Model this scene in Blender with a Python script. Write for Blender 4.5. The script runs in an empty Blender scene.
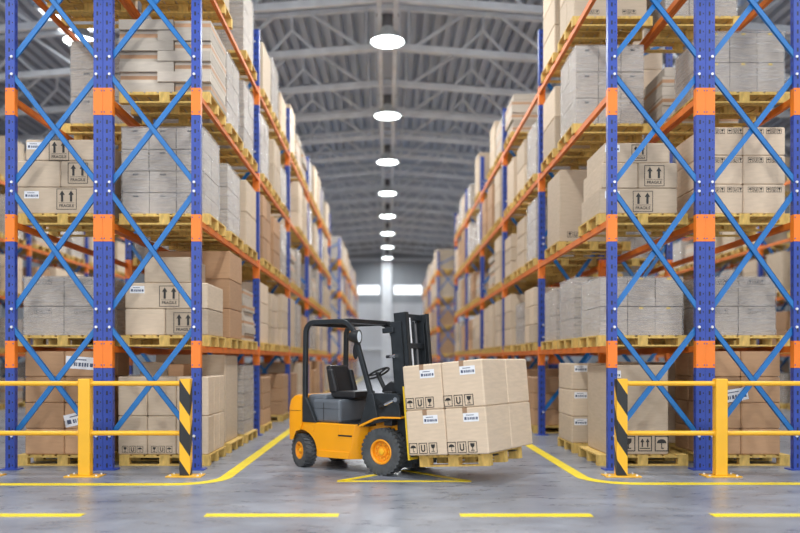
import bpy, math, random
from mathutils import Vector, Matrix
R = random.Random(7)
sc = bpy.context.scene
col = sc.collection
PI = math.pi
# ---------------------------------------------------------------- measures
S = 0.01316            # metres per pixel-unit of the rack face plane
H = 1.454              # eye height
Y0 = 10.4              # front plane of the racks
BAY = 4.75
BEAM = [0.0, 1.634, 3.299, 4.964, 6.63]   # top of floor / beam levels
TOP = 7.79
PW, PD, PH = 1.24, 1.10, 0.15             # pallet: across the rack, along it, height

# ---------------------------------------------------------------- materials
def new_mat(name):
    m = bpy.data.materials.new(name); m.use_nodes = True
    nt = m.node_tree
    return m, nt, nt.nodes, nt.links, nt.nodes['Principled BSDF']

def noise(nt, scale, detail=3, mscale=(1, 1, 1), coord='Object', rough=.5):
    tc = nt.nodes.new('ShaderNodeTexCoord'); mp = nt.nodes.new('ShaderNodeMapping')
    mp.inputs['Scale'].default_value = mscale
    n = nt.nodes.new('ShaderNodeTexNoise'); n.inputs['Scale'].default_value = scale
    n.inputs['Detail'].default_value = detail; n.inputs['Roughness'].default_value = rough
    nt.links.new(tc.outputs[coord], mp.inputs[0]); nt.links.new(mp.outputs[0], n.inputs['Vector'])
    return n

def ramp(nt, src, stops):
    r = nt.nodes.new('ShaderNodeValToRGB')
    e = r.color_ramp.elements
    e[0].position, e[0].color = stops[0][0], (*stops[0][1], 1)
    e[1].position, e[1].color = stops[-1][0], (*stops[-1][1], 1)
    for p, c in stops[1:-1]:
        x = e.new(p); x.color = (*c, 1)
    nt.links.new(src, r.inputs[0])
    return r

def bump(nt, src, strength, dist, bsdf):
    b = nt.nodes.new('ShaderNodeBump'); b.inputs['Strength'].default_value = strength
    b.inputs['Distance'].default_value = dist
    nt.links.new(src, b.inputs['Height']); nt.links.new(b.outputs[0], bsdf.inputs['Normal'])

def plain(name, c, rough=.5, metal=0., var=.12, scale=9., bmp=0., coat=0.):
    m, nt, N, L, b = new_mat(name)
    n = noise(nt, scale)
    lo = tuple(x * (1 - var) for x in c); hi = tuple(min(1, x * (1 + var)) for x in c)
    r = ramp(nt, n.outputs[0], [(.3, lo), (.7, hi)])
    L.new(r.outputs[0], b.inputs['Base Color'])
    b.inputs['Roughness'].default_value = rough; b.inputs['Metallic'].default_value = metal
    if coat:
        b.inputs['Coat Weight'].default_value = coat; b.inputs['Coat Roughness'].default_value = .12
    if bmp:
        n2 = noise(nt, scale * 6); bump(nt, n2.outputs[0], bmp, .01, b)
    return m

def varied(name, c, rough=.75, spread=.17, grain=.06, mscale=(1, 1, 6), scale=6, wood=False):
    """paper or wood: fine grain, and a little difference from one piece to the next"""
    m, nt, N, L, b = new_mat(name)
    n = noise(nt, scale, 4, mscale)
    r = ramp(nt, n.outputs[0], [(.3, tuple(x * (1 - grain) for x in c)), (.7, tuple(min(1, x * (1 + grain)) for x in c))])
    oi = N.new('ShaderNodeObjectInfo'); mr = N.new('ShaderNodeMapRange')
    mr.inputs['To Min'].default_value = 1 - spread; mr.inputs['To Max'].default_value = 1 + spread
    L.new(oi.outputs['Random'], mr.inputs['Value'])
    hs = N.new('ShaderNodeHueSaturation'); L.new(r.outputs[0], hs.inputs['Color'])
    L.new(mr.outputs[0], hs.inputs['Value'])
    L.new(hs.outputs[0], b.inputs['Base Color']); b.inputs['Roughness'].default_value = rough
    if 'Specular IOR Level' in b.inputs: b.inputs['Specular IOR Level'].default_value = .3
    n2 = noise(nt, 30, 2, mscale); bump(nt, n2.outputs[0], .12, .004, b)
    return m

M = {}
M['beige'] = varied('beige cardboard', (.58, .46, .335))
M['tan'] = varied('tan cardboard', (.70, .55, .40), spread=.04)
M['pale'] = varied('pale cardboard', (.52, .45, .37))
M['brown'] = varied('brown cardboard', (.47, .28, .155))
M['packed'] = varied('packed carton', (.50, .425, .35), spread=.08)
M['tape'] = plain('brown tape', (.36, .22, .13), .3)
M['band'] = plain('pale brown carton edge', (.50, .28, .15), .6)
M['wood'] = varied('pale yellow pallet wood', (.68, .455, .135), .8, .12, .22, (8, 8, 3), 2.5)
M['ink'] = plain('black print', (.025, .022, .02), .6)
M['paper'] = plain('white label paper', (.82, .82, .84), .5, var=.03)
M['labelink'] = plain('dark blue label ink', (.06, .08, .14), .6)
M['seam'] = plain('shadowy seam gap', (.12, .085, .06), .9)
M['brace'] = plain('light blue brace paint', (.004, .145, .43), .4, 0, .08)
M['orange'] = plain('orange beam paint', (.70, .16, .010), .6, 0, .10, 3)
M['orangeplate'] = plain('bright orange plate paint', (.86, .20, .012), .45, 0, .05, 3)
M['bolt'] = plain('zinc bolt', (.70, .70, .70), .35, .3)
M['gold'] = plain('yellow barrier paint', (.88, .46, .02), .35, 0, .05, 3)
M['steel'] = plain('roof steel grey', (.80, .84, .89), .55, .1, .1, 2)
M['black'] = plain('black paint', (.014, .015, .017), .4, 0, .2)
M['rail'] = plain('charcoal mast steel', (.032, .037, .042), .38, .35, .2)
M['rubber'] = plain('tyre rubber', (.07, .075, .08), .65, 0, .25, 14, .25)
M['truck'] = plain('truck orange yellow paint', (.90, .36, .004), .34, 0, .05, 2, 0, .3)
M['rim'] = plain('wheel rim orange paint', (.88, .34, .012), .35, 0, .08, 5)
M['hood'] = plain('grey engine hood plastic', (.115, .13, .15), .42, 0, .12, 3)
M['seat'] = plain('black seat vinyl', (.016, .016, .018), .5, 0, .2, 20)
M['chrome'] = plain('chrome rod', (.8, .8, .8), .12, 1.)
M['lens'] = plain('clear lamp lens', (.85, .92, 1.), .08, 0, .03)
M['liftyellow'] = plain('yellow carriage paint', (.92, .62, .03), .35, 0, .05)
M['cable'] = plain('grey cable', (.15, .15, .16), .6)
M['shade'] = plain('grey enamel lamp reflector', (.62, .66, .67), .35, .2)

def post_mat():
    m, nt, N, L, b = new_mat('blue perforated post paint')
    tc = N.new('ShaderNodeTexCoord'); sp = N.new('ShaderNodeSeparateXYZ'); L.new(tc.outputs['Object'], sp.inputs[0])
    def math_(op, a, v=None, c=None):
        n = N.new('ShaderNodeMath'); n.operation = op
        for i, x in enumerate((a, v, c)):
            if x is None: continue
            if isinstance(x, (int, float)): n.inputs[i].default_value = x
            else: L.new(x, n.inputs[i])
        return n.outputs[0]
    fz = math_('FRACT', math_('DIVIDE', sp.outputs['Z'], .119))
    inz = math_('LESS_THAN', math_('ABSOLUTE', math_('SUBTRACT', fz, .5)), .23)
    inzs = math_('LESS_THAN', math_('ABSOLUTE', math_('SUBTRACT', fz, .5)), .09)
    # big slots a little off the middle of the front face, small holes beside
    ax = math_('LESS_THAN', math_('ABSOLUTE', math_('ADD', sp.outputs['X'], .010)), .0115)
    bx = math_('LESS_THAN', math_('ABSOLUTE', math_('SUBTRACT', sp.outputs['X'], .033)), .007)
    ay = math_('LESS_THAN', math_('ABSOLUTE', sp.outputs['Y']), .0085)
    geo = N.new('ShaderNodeNewGeometry'); sn = N.new('ShaderNodeSeparateXYZ')
    tr = N.new('ShaderNodeVectorTransform'); tr.vector_type = 'NORMAL'; tr.convert_from = 'WORLD'; tr.convert_to = 'OBJECT'
    L.new(geo.outputs['Normal'], tr.inputs[0]); L.new(tr.outputs[0], sn.inputs[0])
    fy = math_('GREATER_THAN', math_('ABSOLUTE', sn.outputs['Y']), .5)
    fx = math_('GREATER_THAN', math_('ABSOLUTE', sn.outputs['X']), .5)
    h1 = math_('MULTIPLY', math_('MULTIPLY', ax, inz), fy)
    h2 = math_('MULTIPLY', math_('MULTIPLY', bx, inzs), fy)
    h3 = math_('MULTIPLY', math_('MULTIPLY', ay, inz), fx)
    h = math_('MAXIMUM', math_('MAXIMUM', h1, h2), h3)
    mx = N.new('ShaderNodeMix'); mx.data_type = 'RGBA'
    n = noise(nt, 5); r = ramp(nt, n.outputs[0], [(.3, (.018, .052, .30)), (.7, (.026, .066, .37))])
    L.new(h, mx.inputs[0]); L.new(r.outputs[0], mx.inputs[6]); mx.inputs[7].default_value = (.006, .008, .03, 1)
    L.new(mx.outputs[2], b.inputs['Base Color']); b.inputs['Roughness'].default_value = .42
    return m
M['post'] = post_mat()

def floor_mat():
    m, nt, N, L, b = new_mat('polished concrete')
    n1 = noise(nt, .55, 6, (1, 1.6, 1), rough=.6); n2 = noise(nt, 3.2, 8, (.7, 1.6, 1), rough=.7)
    r1 = ramp(nt, n1.outputs[0], [(.28, (.15, .16, .19)), (.5, (.235, .25, .285)), (.75, (.35, .365, .40))])
    r2 = ramp(nt, n2.outputs[0], [(.3, (.72, .72, .74)), (.52, (1, 1, 1)), (.75, (1.22, 1.22, 1.22))])
    mx = N.new('ShaderNodeMix'); mx.data_type = 'RGBA'; mx.blend_type = 'MULTIPLY'; mx.inputs[0].default_value = .9
    L.new(r1.outputs[0], mx.inputs[6]); L.new(r2.outputs[0], mx.inputs[7]); L.new(mx.outputs[2], b.inputs['Base Color'])
    rr = N.new('ShaderNodeMapRange'); rr.inputs['From Min'].default_value = .3; rr.inputs['From Max'].default_value = .7
    rr.inputs['To Min'].default_value = .22; rr.inputs['To Max'].default_value = .42
    L.new(n2.outputs[0], rr.inputs['Value']); L.new(rr.outputs[0], b.inputs['Roughness'])
    n3 = noise(nt, 1.4, 4, (.8, 2.2, 1)); bump(nt, n3.outputs[0], .25, .02, b)
    return m
M['floor'] = floor_mat()

def line_mat():
    m, nt, N, L, b = new_mat('worn yellow floor paint')
    n = noise(nt, 7, 8, rough=.7)
    r = ramp(nt, n.outputs[0], [(.28, (.55, .42, .08)), (.42, (.88, .66, .015)), (.7, (.95, .74, .02))])
    L.new(r.outputs[0], b.inputs['Base Color']); b.inputs['Roughness'].default_value = .4
    return m
M['line'] = line_mat()

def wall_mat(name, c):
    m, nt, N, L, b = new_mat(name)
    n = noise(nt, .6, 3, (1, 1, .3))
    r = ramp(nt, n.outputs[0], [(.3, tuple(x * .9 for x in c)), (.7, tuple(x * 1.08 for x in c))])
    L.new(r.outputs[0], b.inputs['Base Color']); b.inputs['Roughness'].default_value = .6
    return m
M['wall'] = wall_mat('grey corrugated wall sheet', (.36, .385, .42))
M['wall_lit'] = wall_mat('lit corrugated wall sheet', (.62, .64, .68))  # lower back wall: lamp light and haze put into a paler base colour
M['roof'] = wall_mat('grey corrugated roof sheet', (.50, .56, .66))

def emit(name, c, s):
    m = bpy.data.materials.new(name); m.use_nodes = True; nt = m.node_tree
    nt.nodes.clear(); e = nt.nodes.new('ShaderNodeEmission'); o = nt.nodes.new('ShaderNodeOutputMaterial')
    e.inputs[0].default_value = (*c, 1); e.inputs[1].default_value = s; nt.links.new(e.outputs[0], o.inputs[0])
    return m
M['glow'] = emit('lit lamp glass', (.93, 1., .99), 12)
M['winglow'] = emit('daylight in window pane', (.95, .98, 1.), 3.2)

def film_mat():
    m, nt, N, L, b = new_mat('stretch film')
    out = N['Material Output']; tr = N.new('ShaderNodeBsdfTransparent'); mx = N.new('ShaderNodeMixShader')
    n = noise(nt, 3.2, 6, (1, 1, 9), rough=.7); n2 = noise(nt, 1.6, 3, (1.3, 1.3, .7))
    r = ramp(nt, n.outputs[0], [(.35, (.16,) * 3), (.68, (.50,) * 3)])
    L.new(r.outputs[0], mx.inputs[0]); L.new(tr.outputs[0], mx.inputs[1]); L.new(b.outputs[0], mx.inputs[2])
    L.new(mx.outputs[0], out.inputs[0])
    b.inputs['Base Color'].default_value = (.60, .575, .56, 1); b.inputs['Roughness'].default_value = .22
    ad = N.new('ShaderNodeMath'); ad.operation = 'ADD'; L.new(n.outputs[0], ad.inputs[0]); L.new(n2.outputs[0], ad.inputs[1])
    bump(nt, ad.outputs[0], .8, .03, b)
    return m
M['film'] = film_mat()

# ---------------------------------------------------------------- mesh tools
class MB:
    def __init__(s): s.v = []; s.f = []; s.m = []; s.mats = []
    def mi(s, mat):
        if mat not in s.mats: s.mats.append(mat)
        return s.mats.index(mat)
    def box(s, x0, x1, y0, y1, z0, z1, mat, T=None):
        i = len(s.v)
        pts = [(x, y, z) for z in (z0, z1) for y in (y0, y1) for x in (x0, x1)]
        if T is not None: pts = [tuple(T @ Vector(p)) for p in pts]
        s.v += pts
        for f in ((0, 2, 3, 1), (4, 5, 7, 6), (0, 1, 5, 4), (2, 6, 7, 3), (0, 4, 6, 2), (1, 3, 7, 5)):
            s.f.append(tuple(i + k for k in f)); s.m.append(s.mi(mat))
        return s
    def prism(s, poly, a0, a1, mat, axis='y'):
        """poly in the two other axes (x,z for y; y,z for x; x,y for z)"""
        i = len(s.v); n = len(poly)
        for a in (a0, a1):
            for p, q in poly:
                s.v.append({'y': (p, a, q), 'x': (a, p, q), 'z': (p, q, a)}[axis])
        k = s.mi(mat)
        s.f.append(tuple(i + j for j in range(n))); s.m.append(k)
        s.f.append(tuple(i + n + j for j in reversed(range(n)))); s.m.append(k)
        for j in range(n):
            a, b_ = j, (j + 1) % n
            s.f.append((i + a, i + n + a, i + n + b_, i + b_)); s.m.append(k)
        return s
    def lathe(s, prof, c, axis, mat, seg=24, cap=True):
        """prof: list of (r, a) along axis"""
        i = len(s.v); k = s.mi(mat); n = len(prof)
        for r, a in prof:
            for j in range(seg):
                t = 2 * PI * j / seg; u, w = r * math.cos(t), r * math.sin(t)
                p = {'x': (a, u, w), 'y': (u, a, w), 'z': (u, w, a)}[axis]
                s.v.append((p[0] + c[0], p[1] + c[1], p[2] + c[2]))
        for q in range(n - 1):
            for j in range(seg):
                j2 = (j + 1) % seg
                s.f.append((i + q * seg + j, i + q * seg + j2, i + (q + 1) * seg + j2, i + (q + 1) * seg + j)); s.m.append(k)
        if cap:
            s.f.append(tuple(i + j for j in reversed(range(seg)))); s.m.append(k)
            s.f.append(tuple(i + (n - 1) * seg + j for j in range(seg))); s.m.append(k)
        return s
    def tube(s, path, w, h, mat, seg=0, up=Vector((0, 1, 0))):
        """sweep a w x h rectangle (seg=0) or an ellipse along a path"""
        P = [Vector(p) for p in path]; i = len(s.v); k = s.mi(mat)
        if seg: ring = [(w / 2 * math.cos(2 * PI * j / seg), h / 2 * math.sin(2 * PI * j / seg)) for j in range(seg)]
        else: ring = [(-w / 2, -h / 2), (w / 2, -h / 2), (w / 2, h / 2), (-w / 2, h / 2)]
        n = len(ring)
        for q, p in enumerate(P):
            d = (P[min(q + 1, len(P) - 1)] - P[max(q - 1, 0)]).normalized()
            a = up - d * up.dot(d)
            if a.length < 1e-4: a = Vector((1, 0, 0)) - d * d.x
            a.normalize(); b_ = d.cross(a)
            for x, y in ring: s.v.append(tuple(p + a * x + b_ * y))
        for q in range(len(P) - 1):
            for j in range(n):
                j2 = (j + 1) % n
                s.f.append((i + q * n + j, i + q * n + j2, i + (q + 1) * n + j2, i + (q + 1) * n + j)); s.m.append(k)
        s.f.append(tuple(i + j for j in reversed(range(n)))); s.m.append(k)
        s.f.append(tuple(i + (len(P) - 1) * n + j for j in range(n))); s.m.append(k)
        return s
    def poly(s, pts, mat):
        i = len(s.v); s.v += [tuple(p) for p in pts]; s.f.append(tuple(range(i, i + len(pts)))); s.m.append(s.mi(mat)); return s
    def mesh(s, name, smooth=False):
        me = bpy.data.meshes.new(name); me.from_pydata(s.v, [], s.f)
        for mt in s.mats: me.materials.append(mt)
        me.polygons.foreach_set('material_index', s.m)
        me.validate(); 
        import bmesh
        bm = bmesh.new(); bm.from_mesh(me); bmesh.ops.recalc_face_normals(bm, faces=bm.faces); bm.to_mesh(me); bm.free()
        if smooth:
            me.polygons.foreach_set('use_smooth', [True] * len(me.polygons))
            try: me.set_sharp_from_angle(angle=math.radians(35))
            except Exception: pass
        me.update(); return me

def link(name, me, parent=None, loc=(0, 0, 0), rot=(0, 0, 0), bevel=0):
    o = bpy.data.objects.new(name, me); col.objects.link(o)
    o.location = loc; o.rotation_euler = rot
    if parent is not None: o.parent = parent
    if bevel:
        b = o.modifiers.new('edge', 'BEVEL'); b.width = bevel; b.segments = 2; b.limit_method = 'ANGLE'; b.angle_limit = math.radians(40)
    return o
def build(name, mb, parent=None, loc=(0, 0, 0), rot=(0, 0, 0), smooth=False, bevel=0):
    return link(name, mb.mesh(name, smooth), parent, loc, rot, bevel)
def tag(o, label, cat, group=None, kind=None):
    o['label'] = label; o['category'] = cat
    if group: o['group'] = group
    if kind: o['kind'] = kind
    return o
def struct(o):
    o['kind'] = 'structure'; return o
def empty(name, loc=(0, 0, 0), rot=(0, 0, 0), parent=None):
    o = bpy.data.objects.new(name, None); col.objects.link(o); o.location = loc; o.rotation_euler = rot
    o.empty_display_size = .1
    if parent is not None: o.parent = parent
    return o
def copy_tree(o, parent=None, loc=None):
    c = o.copy(); col.objects.link(c); c.parent = parent
    if loc is not None: c.location = loc
    for ch in o.children: copy_tree(ch, c)
    return c

# ---------------------------------------------------------------- the hall
XW, YB, YE = 17.5, 68.0, -9.0
struct(build('floor', MB().box(-XW - .3, XW + .3, YE, YB + .3, -.2, 0, M['floor'])))
def corr(axis_len, step=.36, depth=.10):
    pts = []; x = 0.
    while x < axis_len:
        pts += [(x, 0), (x + step * .48, 0), (x + step * .52, depth), (x + step * .98, depth)]; x += step
    return pts
CH = H + 9.2                      # bottom chord height under the ridge
def roof_z(x): return CH + 1.25 - .08 * abs(x)
def roof_side(sgn):
    mb = MB(); prof = corr(XW + .3)
    i = 0; k = mb.mi(M['roof'])
    for x, d in prof:
        for y in (YE, YB + .3): mb.v.append((sgn * x, y, roof_z(x) + d * 2.0))
    for x, d in prof:
        for y in (YE, YB + .3): mb.v.append((sgn * x, y, roof_z(x) + .25))
    n = len(prof)
    for j in range(n - 1):
        mb.f.append((2 * j, 2 * j + 1, 2 * j + 3, 2 * j + 2)); mb.m.append(k)
        o = 2 * n
        mb.f.append((o + 2 * j, o + 2 * j + 2, o + 2 * j + 3, o + 2 * j + 1)); mb.m.append(k)
    return mb
a = roof_side(-1); b_ = roof_side(1)
off = len(a.v); a.v += b_.v; a.f += [tuple(i + off for i in f) for f in b_.f]; a.m += b_.m
struct(build('ceiling', a))
for nm, s_ in (('wall_left', -1), ('wall_right', 1)):
    mb = MB(); prof = corr(YB - YE)
    ZT = roof_z(XW) + .05
    x = s_ * XW; k = mb.mi(M['wall'])
    for y, d in prof:
        for z in (0, ZT): mb.v.append((x - s_ * d, YE + y, z))
    n = len(prof)
    for j in range(n - 1): mb.f.append((2 * j, 2 * j + 1, 2 * j + 3, 2 * j + 2)); mb.m.append(k)
    mb.box(min(x + s_ * .02, x + s_ * .25), max(x + s_ * .02, x + s_ * .25), YE, YB, 0, ZT, M['wall'])
    struct(build(nm, mb))
mb = MB(); prof = corr(2 * XW, .36)
for z0, z1, mt in ((0, 6.3, M['wall_lit']), (6.3, roof_z(0) + .1, M['wall'])):
    i = len(mb.v); k = mb.mi(mt)
    for x, d in prof:
        zt = z1 if z1 < 7 else roof_z(-XW + x) + .06
        for z in (z0, zt): mb.v.append((-XW + x, YB - d, z))
    n = len(prof)
    for j in range(n - 1): mb.f.append((i + 2 * j, i + 2 * j + 1, i + 2 * j + 3, i + 2 * j + 2)); mb.m.append(k)
mb.box(-XW, XW, YB + .02, YB + .25, 0, roof_z(XW), M['wall'])
struct(build('wall_back', mb))
# wall column, girts, high windows
struct(build('trim_1', MB().box(-.42, .28, YB - .45, YB - .06, 0, roof_z(0), M['steel']).box(-.5, .36, YB - .5, YB - .45, 0, roof_z(0), M['steel']), bevel=.01))
for i, z in enumerate((2.25, 9.9)):
    struct(build('trim_%d' % (2 + i), MB().box(-XW, -.5, YB - .24, YB - .06, z, z + .22, M['steel']).box(.36, XW, YB - .24, YB - .06, z, z + .22, M['steel'])))
for i, (x0, x1) in enumerate(((-2.75, -.72), (.6, 2.95), (-8.9, -6.4), (6.6, 9.1))):
    fr = MB(); z0, z1 = 7.08, 7.78
    for q in ((x0 - .08, x1 + .08, z0 - .08, z0), (x0 - .08, x1 + .08, z1, z1 + .08), (x0 - .08, x0, z0, z1), (x1, x1 + .08, z0, z1), ((x0 + x1) / 2 - .03, (x0 + x1) / 2 + .03, z0, z1)):
        fr.box(q[0], q[1], YB - .15, YB - .055, q[2], q[3], M['steel'])
    w = struct(build('window_%d' % (i + 1), fr))
    build('pane', MB().box(x0, x1, YB - .10, YB - .08, z0, z1, M['winglow']), w)
# roof trusses
def truss():
    mb = MB()
    def bar(a_, b2, w, h): mb.tube([a_, b2], w, h, M['steel'])
    for s_ in (-1, 1):
        zb = lambda x: -.08 * abs(x); zt = lambda x: 1.15 - .08 * abs(x)
        bar((0, 0, zb(0)), (s_ * XW, 0, zb(XW)), .14, .17)
        bar((0, 0, zt(0)), (s_ * XW, 0, zt(XW)), .14, .13)
        for x in (.34, .62): bar((s_ * x, 0, zb(x)), (s_ * x, 0, zt(x)), .07, .07)
        x = .75
        while x < XW - 4.2:
            bar((s_ * x, 0, zb(x)), (s_ * (x + 1.55), 0, zt(x + 1.55)), .08, .08)
            xa = x + 1.35
            bar((s_ * xa, 0, zb(xa)), (s_ * (xa + .7), 0, zb(xa) + .62), .06, .07)
            bar((s_ * (xa + .7), 0, zb(xa) + .62), (s_ * (xa + 1.4), 0, zb(xa + 1.4)), .06, .07)
            bar((s_ * (xa + .7), 0, zb(xa) + .62), (s_ * (xa + .7), 0, zt(xa + .7)), .06, .06)
            bar((s_ * (x + 2.55), 0, zt(x + 2.55)), (s_ * (x + 4.1), 0, zb(x + 4.1)), .08, .08)
            x += 4.1
    return mb.mesh('truss')
tm = truss(); k = 0
y = 23.2 - 3.1 * 10
while y < YB - 1:
    struct(link('trim_%d' % (10 + k), tm, loc=(0, y, CH))); k += 1; y += 3.1
# roof lights over the outer aisles
for i in range(1):
    for j, x in enumerate((-9.0, 9.0)):
        y_ = 21.7 + 9.3 * i; zr = roof_z(x) - .02
        fr = MB().box(x - .68, x + .68, y_ - .06, y_, zr - .08, zr + .02, M['steel']).box(x - .68, x + .68, y_ + 1.5, y_ + 1.56, zr - .08, zr + .02, M['steel']).box(x - .68, x - .62, y_, y_ + 1.5, zr - .08, zr + .02, M['steel']).box(x + .62, x + .68, y_, y_ + 1.5, zr - .08, zr + .02, M['steel'])
        w = struct(build('window_%d' % (10 + 2 * i + j), fr)); build('pane', MB().box(x - .62, x + .62, y_, y_ + 1.5, zr - .06, zr - .04, M['winglow']), w)
# the twin ridge rails
struct(build('trim_61', MB().box(-.27, -.15, YE, YB, CH - .30, CH - .1, M['steel']).box(.15, .27, YE, YB, CH - .30, CH - .1, M['steel'])))

# ---------------------------------------------------------------- lamps
LZ = H + 8.4
def make_lamp():
    o = empty('high_bay_lamp')
    dome = [(.14, .40), (.17, .34), (.25, .25), (.36, .12), (.46, .0), (.45, -.005), (.34, .11), (.20, .24), (.12, .33)]
    build('reflector', MB().lathe(dome, (0, 0, 0), 'z', M['shade'], 28, False), o, smooth=True)
    build('housing', MB().lathe([(.06, .74), (.13, .70), (.15, .42), (.15, .36)], (0, 0, 0), 'z', M['cable'], 20), o, smooth=True)
    build('lamp_glass', MB().lathe([(.435, .0), (.43, .02), (.30, .05)], (0, 0, 0), 'z', M['glow'], 28), o, smooth=True)
    build('hanger', MB().tube([(0, 0, .7), (0, 0, CH - LZ - .1)], .03, .03, M['cable'], 8).box(-.3, .3, -.03, .03, CH - LZ - .12, CH - LZ - .06, M['cable']), o)
    return o
lamp0 = make_lamp(); nth = ['first', 'second', 'third', 'fourth', 'fifth', 'sixth', 'seventh', 'eighth']
def area_light(loc, size, power, color=(1, 1, 1), rot=(0, 0, 0), shape='DISK', size_y=None):
    L = bpy.data.lights.new('lamp_light', 'AREA'); L.shape = shape; L.size = size; L.energy = power; L.color = color
    if size_y: L.size_y = size_y
    o = bpy.data.objects.new('lamp_light', L); col.objects.link(o); o.location = loc; o.rotation_euler = rot; return o
first = True
for X, nm in ((0., 'centre aisle'), (-8.1, 'outer aisle past tail-side racks'), (8.53, 'outer aisle past load-side racks')):
    for k in range(-4, 8):
        y = 20.9 + 6.37 * k
        area_light((X, y, LZ - .03), .85, (340 if k < 7 else 100) if X == 0 else 290, (.95, .985, 1.))
        if k < 0: continue
        if X and k > 1: continue
        o = lamp0 if first else copy_tree(lamp0); first = False
        o.location = (X, y, LZ)
        tag(o, 'lit round lamp over the %s, %s from the front' % (nm, nth[k]), 'lamp', 'high bay lamps under the ridge' if not X else 'high bay lamps over the outer aisles')

# ---------------------------------------------------------------- floor paint
def ribbon(path, w):
    mb = MB(); P = [Vector((*p, 0)) for p in path]; vs = []
    for q, p in enumerate(P):
        d = (P[min(q + 1, len(P) - 1)] - P[max(q - 1, 0)]).normalized(); n = Vector((-d.y, d.x, 0))
        if 0 < q < len(P) - 1:
            d1 = (P[q] - P[q - 1]).normalized(); c = max(.3, n.dot(Vector((-d1.y, d1.x, 0))))
        else: c = 1
        vs.append((p + n * w / 2 / c, p - n * w / 2 / c))
    for z in (.0006, .004):
        for a_, b2 in vs: mb.v += [(a_.x, a_.y, z), (b2.x, b2.y, z)]
    k = mb.mi(M['line']); n = len(vs); o = 2 * n
    for q in range(n - 1):
        mb.f.append((o + 2 * q, o + 2 * q + 1, o + 2 * q + 3, o + 2 * q + 2)); mb.m.append(k)
        for s_ in (0, 1):
            mb.f.append((2 * q + s_, 2 * q + 2 + s_, o + 2 * q + 2 + s_, o + 2 * q + s_)); mb.m.append(k)
    return mb
def arc(cx, cy, r, a0, a1, n=10): return [(cx + r * math.cos(a0 + (a1 - a0) * i / n), cy + r * math.sin(a0 + (a1 - a0) * i / n)) for i in range(n + 1)]
ly = 9.19
struct(build('floor_marking_1', ribbon([(-9, ly)] + arc(-1.99 - .55, ly + .55, .55, -PI / 2, 0) + [(-1.99, YB - 2)], .15)))
struct(build('floor_marking_2', ribbon([(9, ly + .05)] + arc(2.40 + .55, ly + .6, .55, -PI / 2, -PI) + [(2.40, YB - 2)], .15)))
for i, (x0, x1) in enumerate(((-4.08, -2.84), (-1.70, -.455), (.675, 1.905), (3.02, 4.26))):
    struct(build('floor_marking_%d' % (3 + i), ribbon([(x0, 7.37), (x1, 7.37)], .14)))
tri = [(-.59, 9.43), (.22, 10.44), (1.0, 9.43)]
struct(build('floor_marking_7', ribbon([(-.60, 9.43), (1.0, 9.43)], .09)))
struct(build('floor_marking_8', ribbon([(-.56, 9.46), (.19, 10.36)], .09)))
struct(build('floor_marking_9', ribbon([(.96, 9.46), (.21, 10.36)], .09)))

# ---------------------------------------------------------------- racks
PWID, PDEP = .122, .088
def post_mesh():
    mb = MB(); w, d = PWID / 2, PDEP / 2
    # lipped channel, open to the inside of the frame
    prof = [(-w, -d), (w, -d), (w, d), (w - .03, d), (w - .03, d - .006), (w - .006, d - .006), (w - .006, -d + .006), (-w + .006, -d + .006), (-w + .006, d - .006), (-w + .03, d - .006), (-w + .03, d), (-w, d)]
    mb.prism(prof, 0, TOP, M['post'], 'z'); return mb.mesh('post')
POST = post_mesh()
BASE = MB().box(-.12, .12, -.10, .09, 0, .014, M['post']).mesh('base_plate')
BASE_IN = {s_: MB().box(min(s_ * .063, -s_ * .12), max(s_ * .063, -s_ * .12), -.10, .09, 0, .014, M['post']).mesh('base_plate') for s_ in (-1, 1)}
FW = 1.283
def brace_mesh(z0, z1, s_, dy):
    a_ = Vector((-s_ * (FW / 2 - .085), dy, z0)); b2 = Vector((s_ * (FW / 2 - .085), dy, z1)); d = (b2 - a_).normalized()
    n = Vector((0, 1, 0)).cross(d); mb = MB(); T = Matrix((d, Vector((0, 1, 0)), n)).transposed().to_4x4(); T.translation = a_
    L_ = (b2 - a_).length
    mb.box(-.03, L_ + .03, -.003, .003, -.034, .034, M['brace'], T)
    mb.box(-.03, L_ + .03, -.003, .028, -.034, -.029, M['brace'], T)
    mb.box(-.03, L_ + .03, -.003, .028, .029, .034, M['brace'], T)
    for x in (.0, L_): 
        c = T @ Vector((x, 0, 0)); c.y = -PDEP / 2 - .006; mb.lathe([(.017, -.01), (.019, 0), (.019, .004)], tuple(c), 'y', M['bolt'], 10)
    return mb.mesh('brace')
PANELS = [(.447, 1.882), (2.119, 3.671), (3.79, 5.211), (5.44, 6.86)]
BR = []
for z0, z1 in PANELS: BR += [brace_mesh(z0, z1, -1, -PDEP / 2 + .010), brace_mesh(z0, z1, 1, -PDEP / 2 + .044)]
BR.append(brace_mesh(7.0, 7.55, 1, -PDEP / 2 + .010))
def plate_mesh():
    mb = MB(); w, d = PWID / 2 + .0008, PDEP / 2 + .004
    mb.box(-w, w, -d, -d + .005, -.178, .178, M['orangeplate'])
    mb.box(-w, -w + .005, -d + .005, d, -.178, .178, M['orangeplate']); mb.box(w - .005, w, -d + .005, d, -.178, .178, M['orangeplate'])
    for sx in (-1, 1):
        for z in (-.14, .14): mb.lathe([(.008, -d - .004), (.009, -d)], (sx * .045, 0, z), 'y', M['post'], 8)
    return mb.mesh('connector_plate')
PLATE = plate_mesh()
def beam_mesh():
    L_ = BAY - PWID * .5 - .0
    # boxed step beam running along y from 0
    prof = [(-.027, -.085), (.027, -.085), (.027, -.025), (.015, -.025), (.015, 0), (-.027, 0)]
    mb = MB(); mb.prism(prof, PDEP / 2 + .006, BAY - PDEP / 2 - .006, M['orange'], 'y'); return mb.mesh('load_beam')
BEAMM = beam_mesh()
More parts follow.
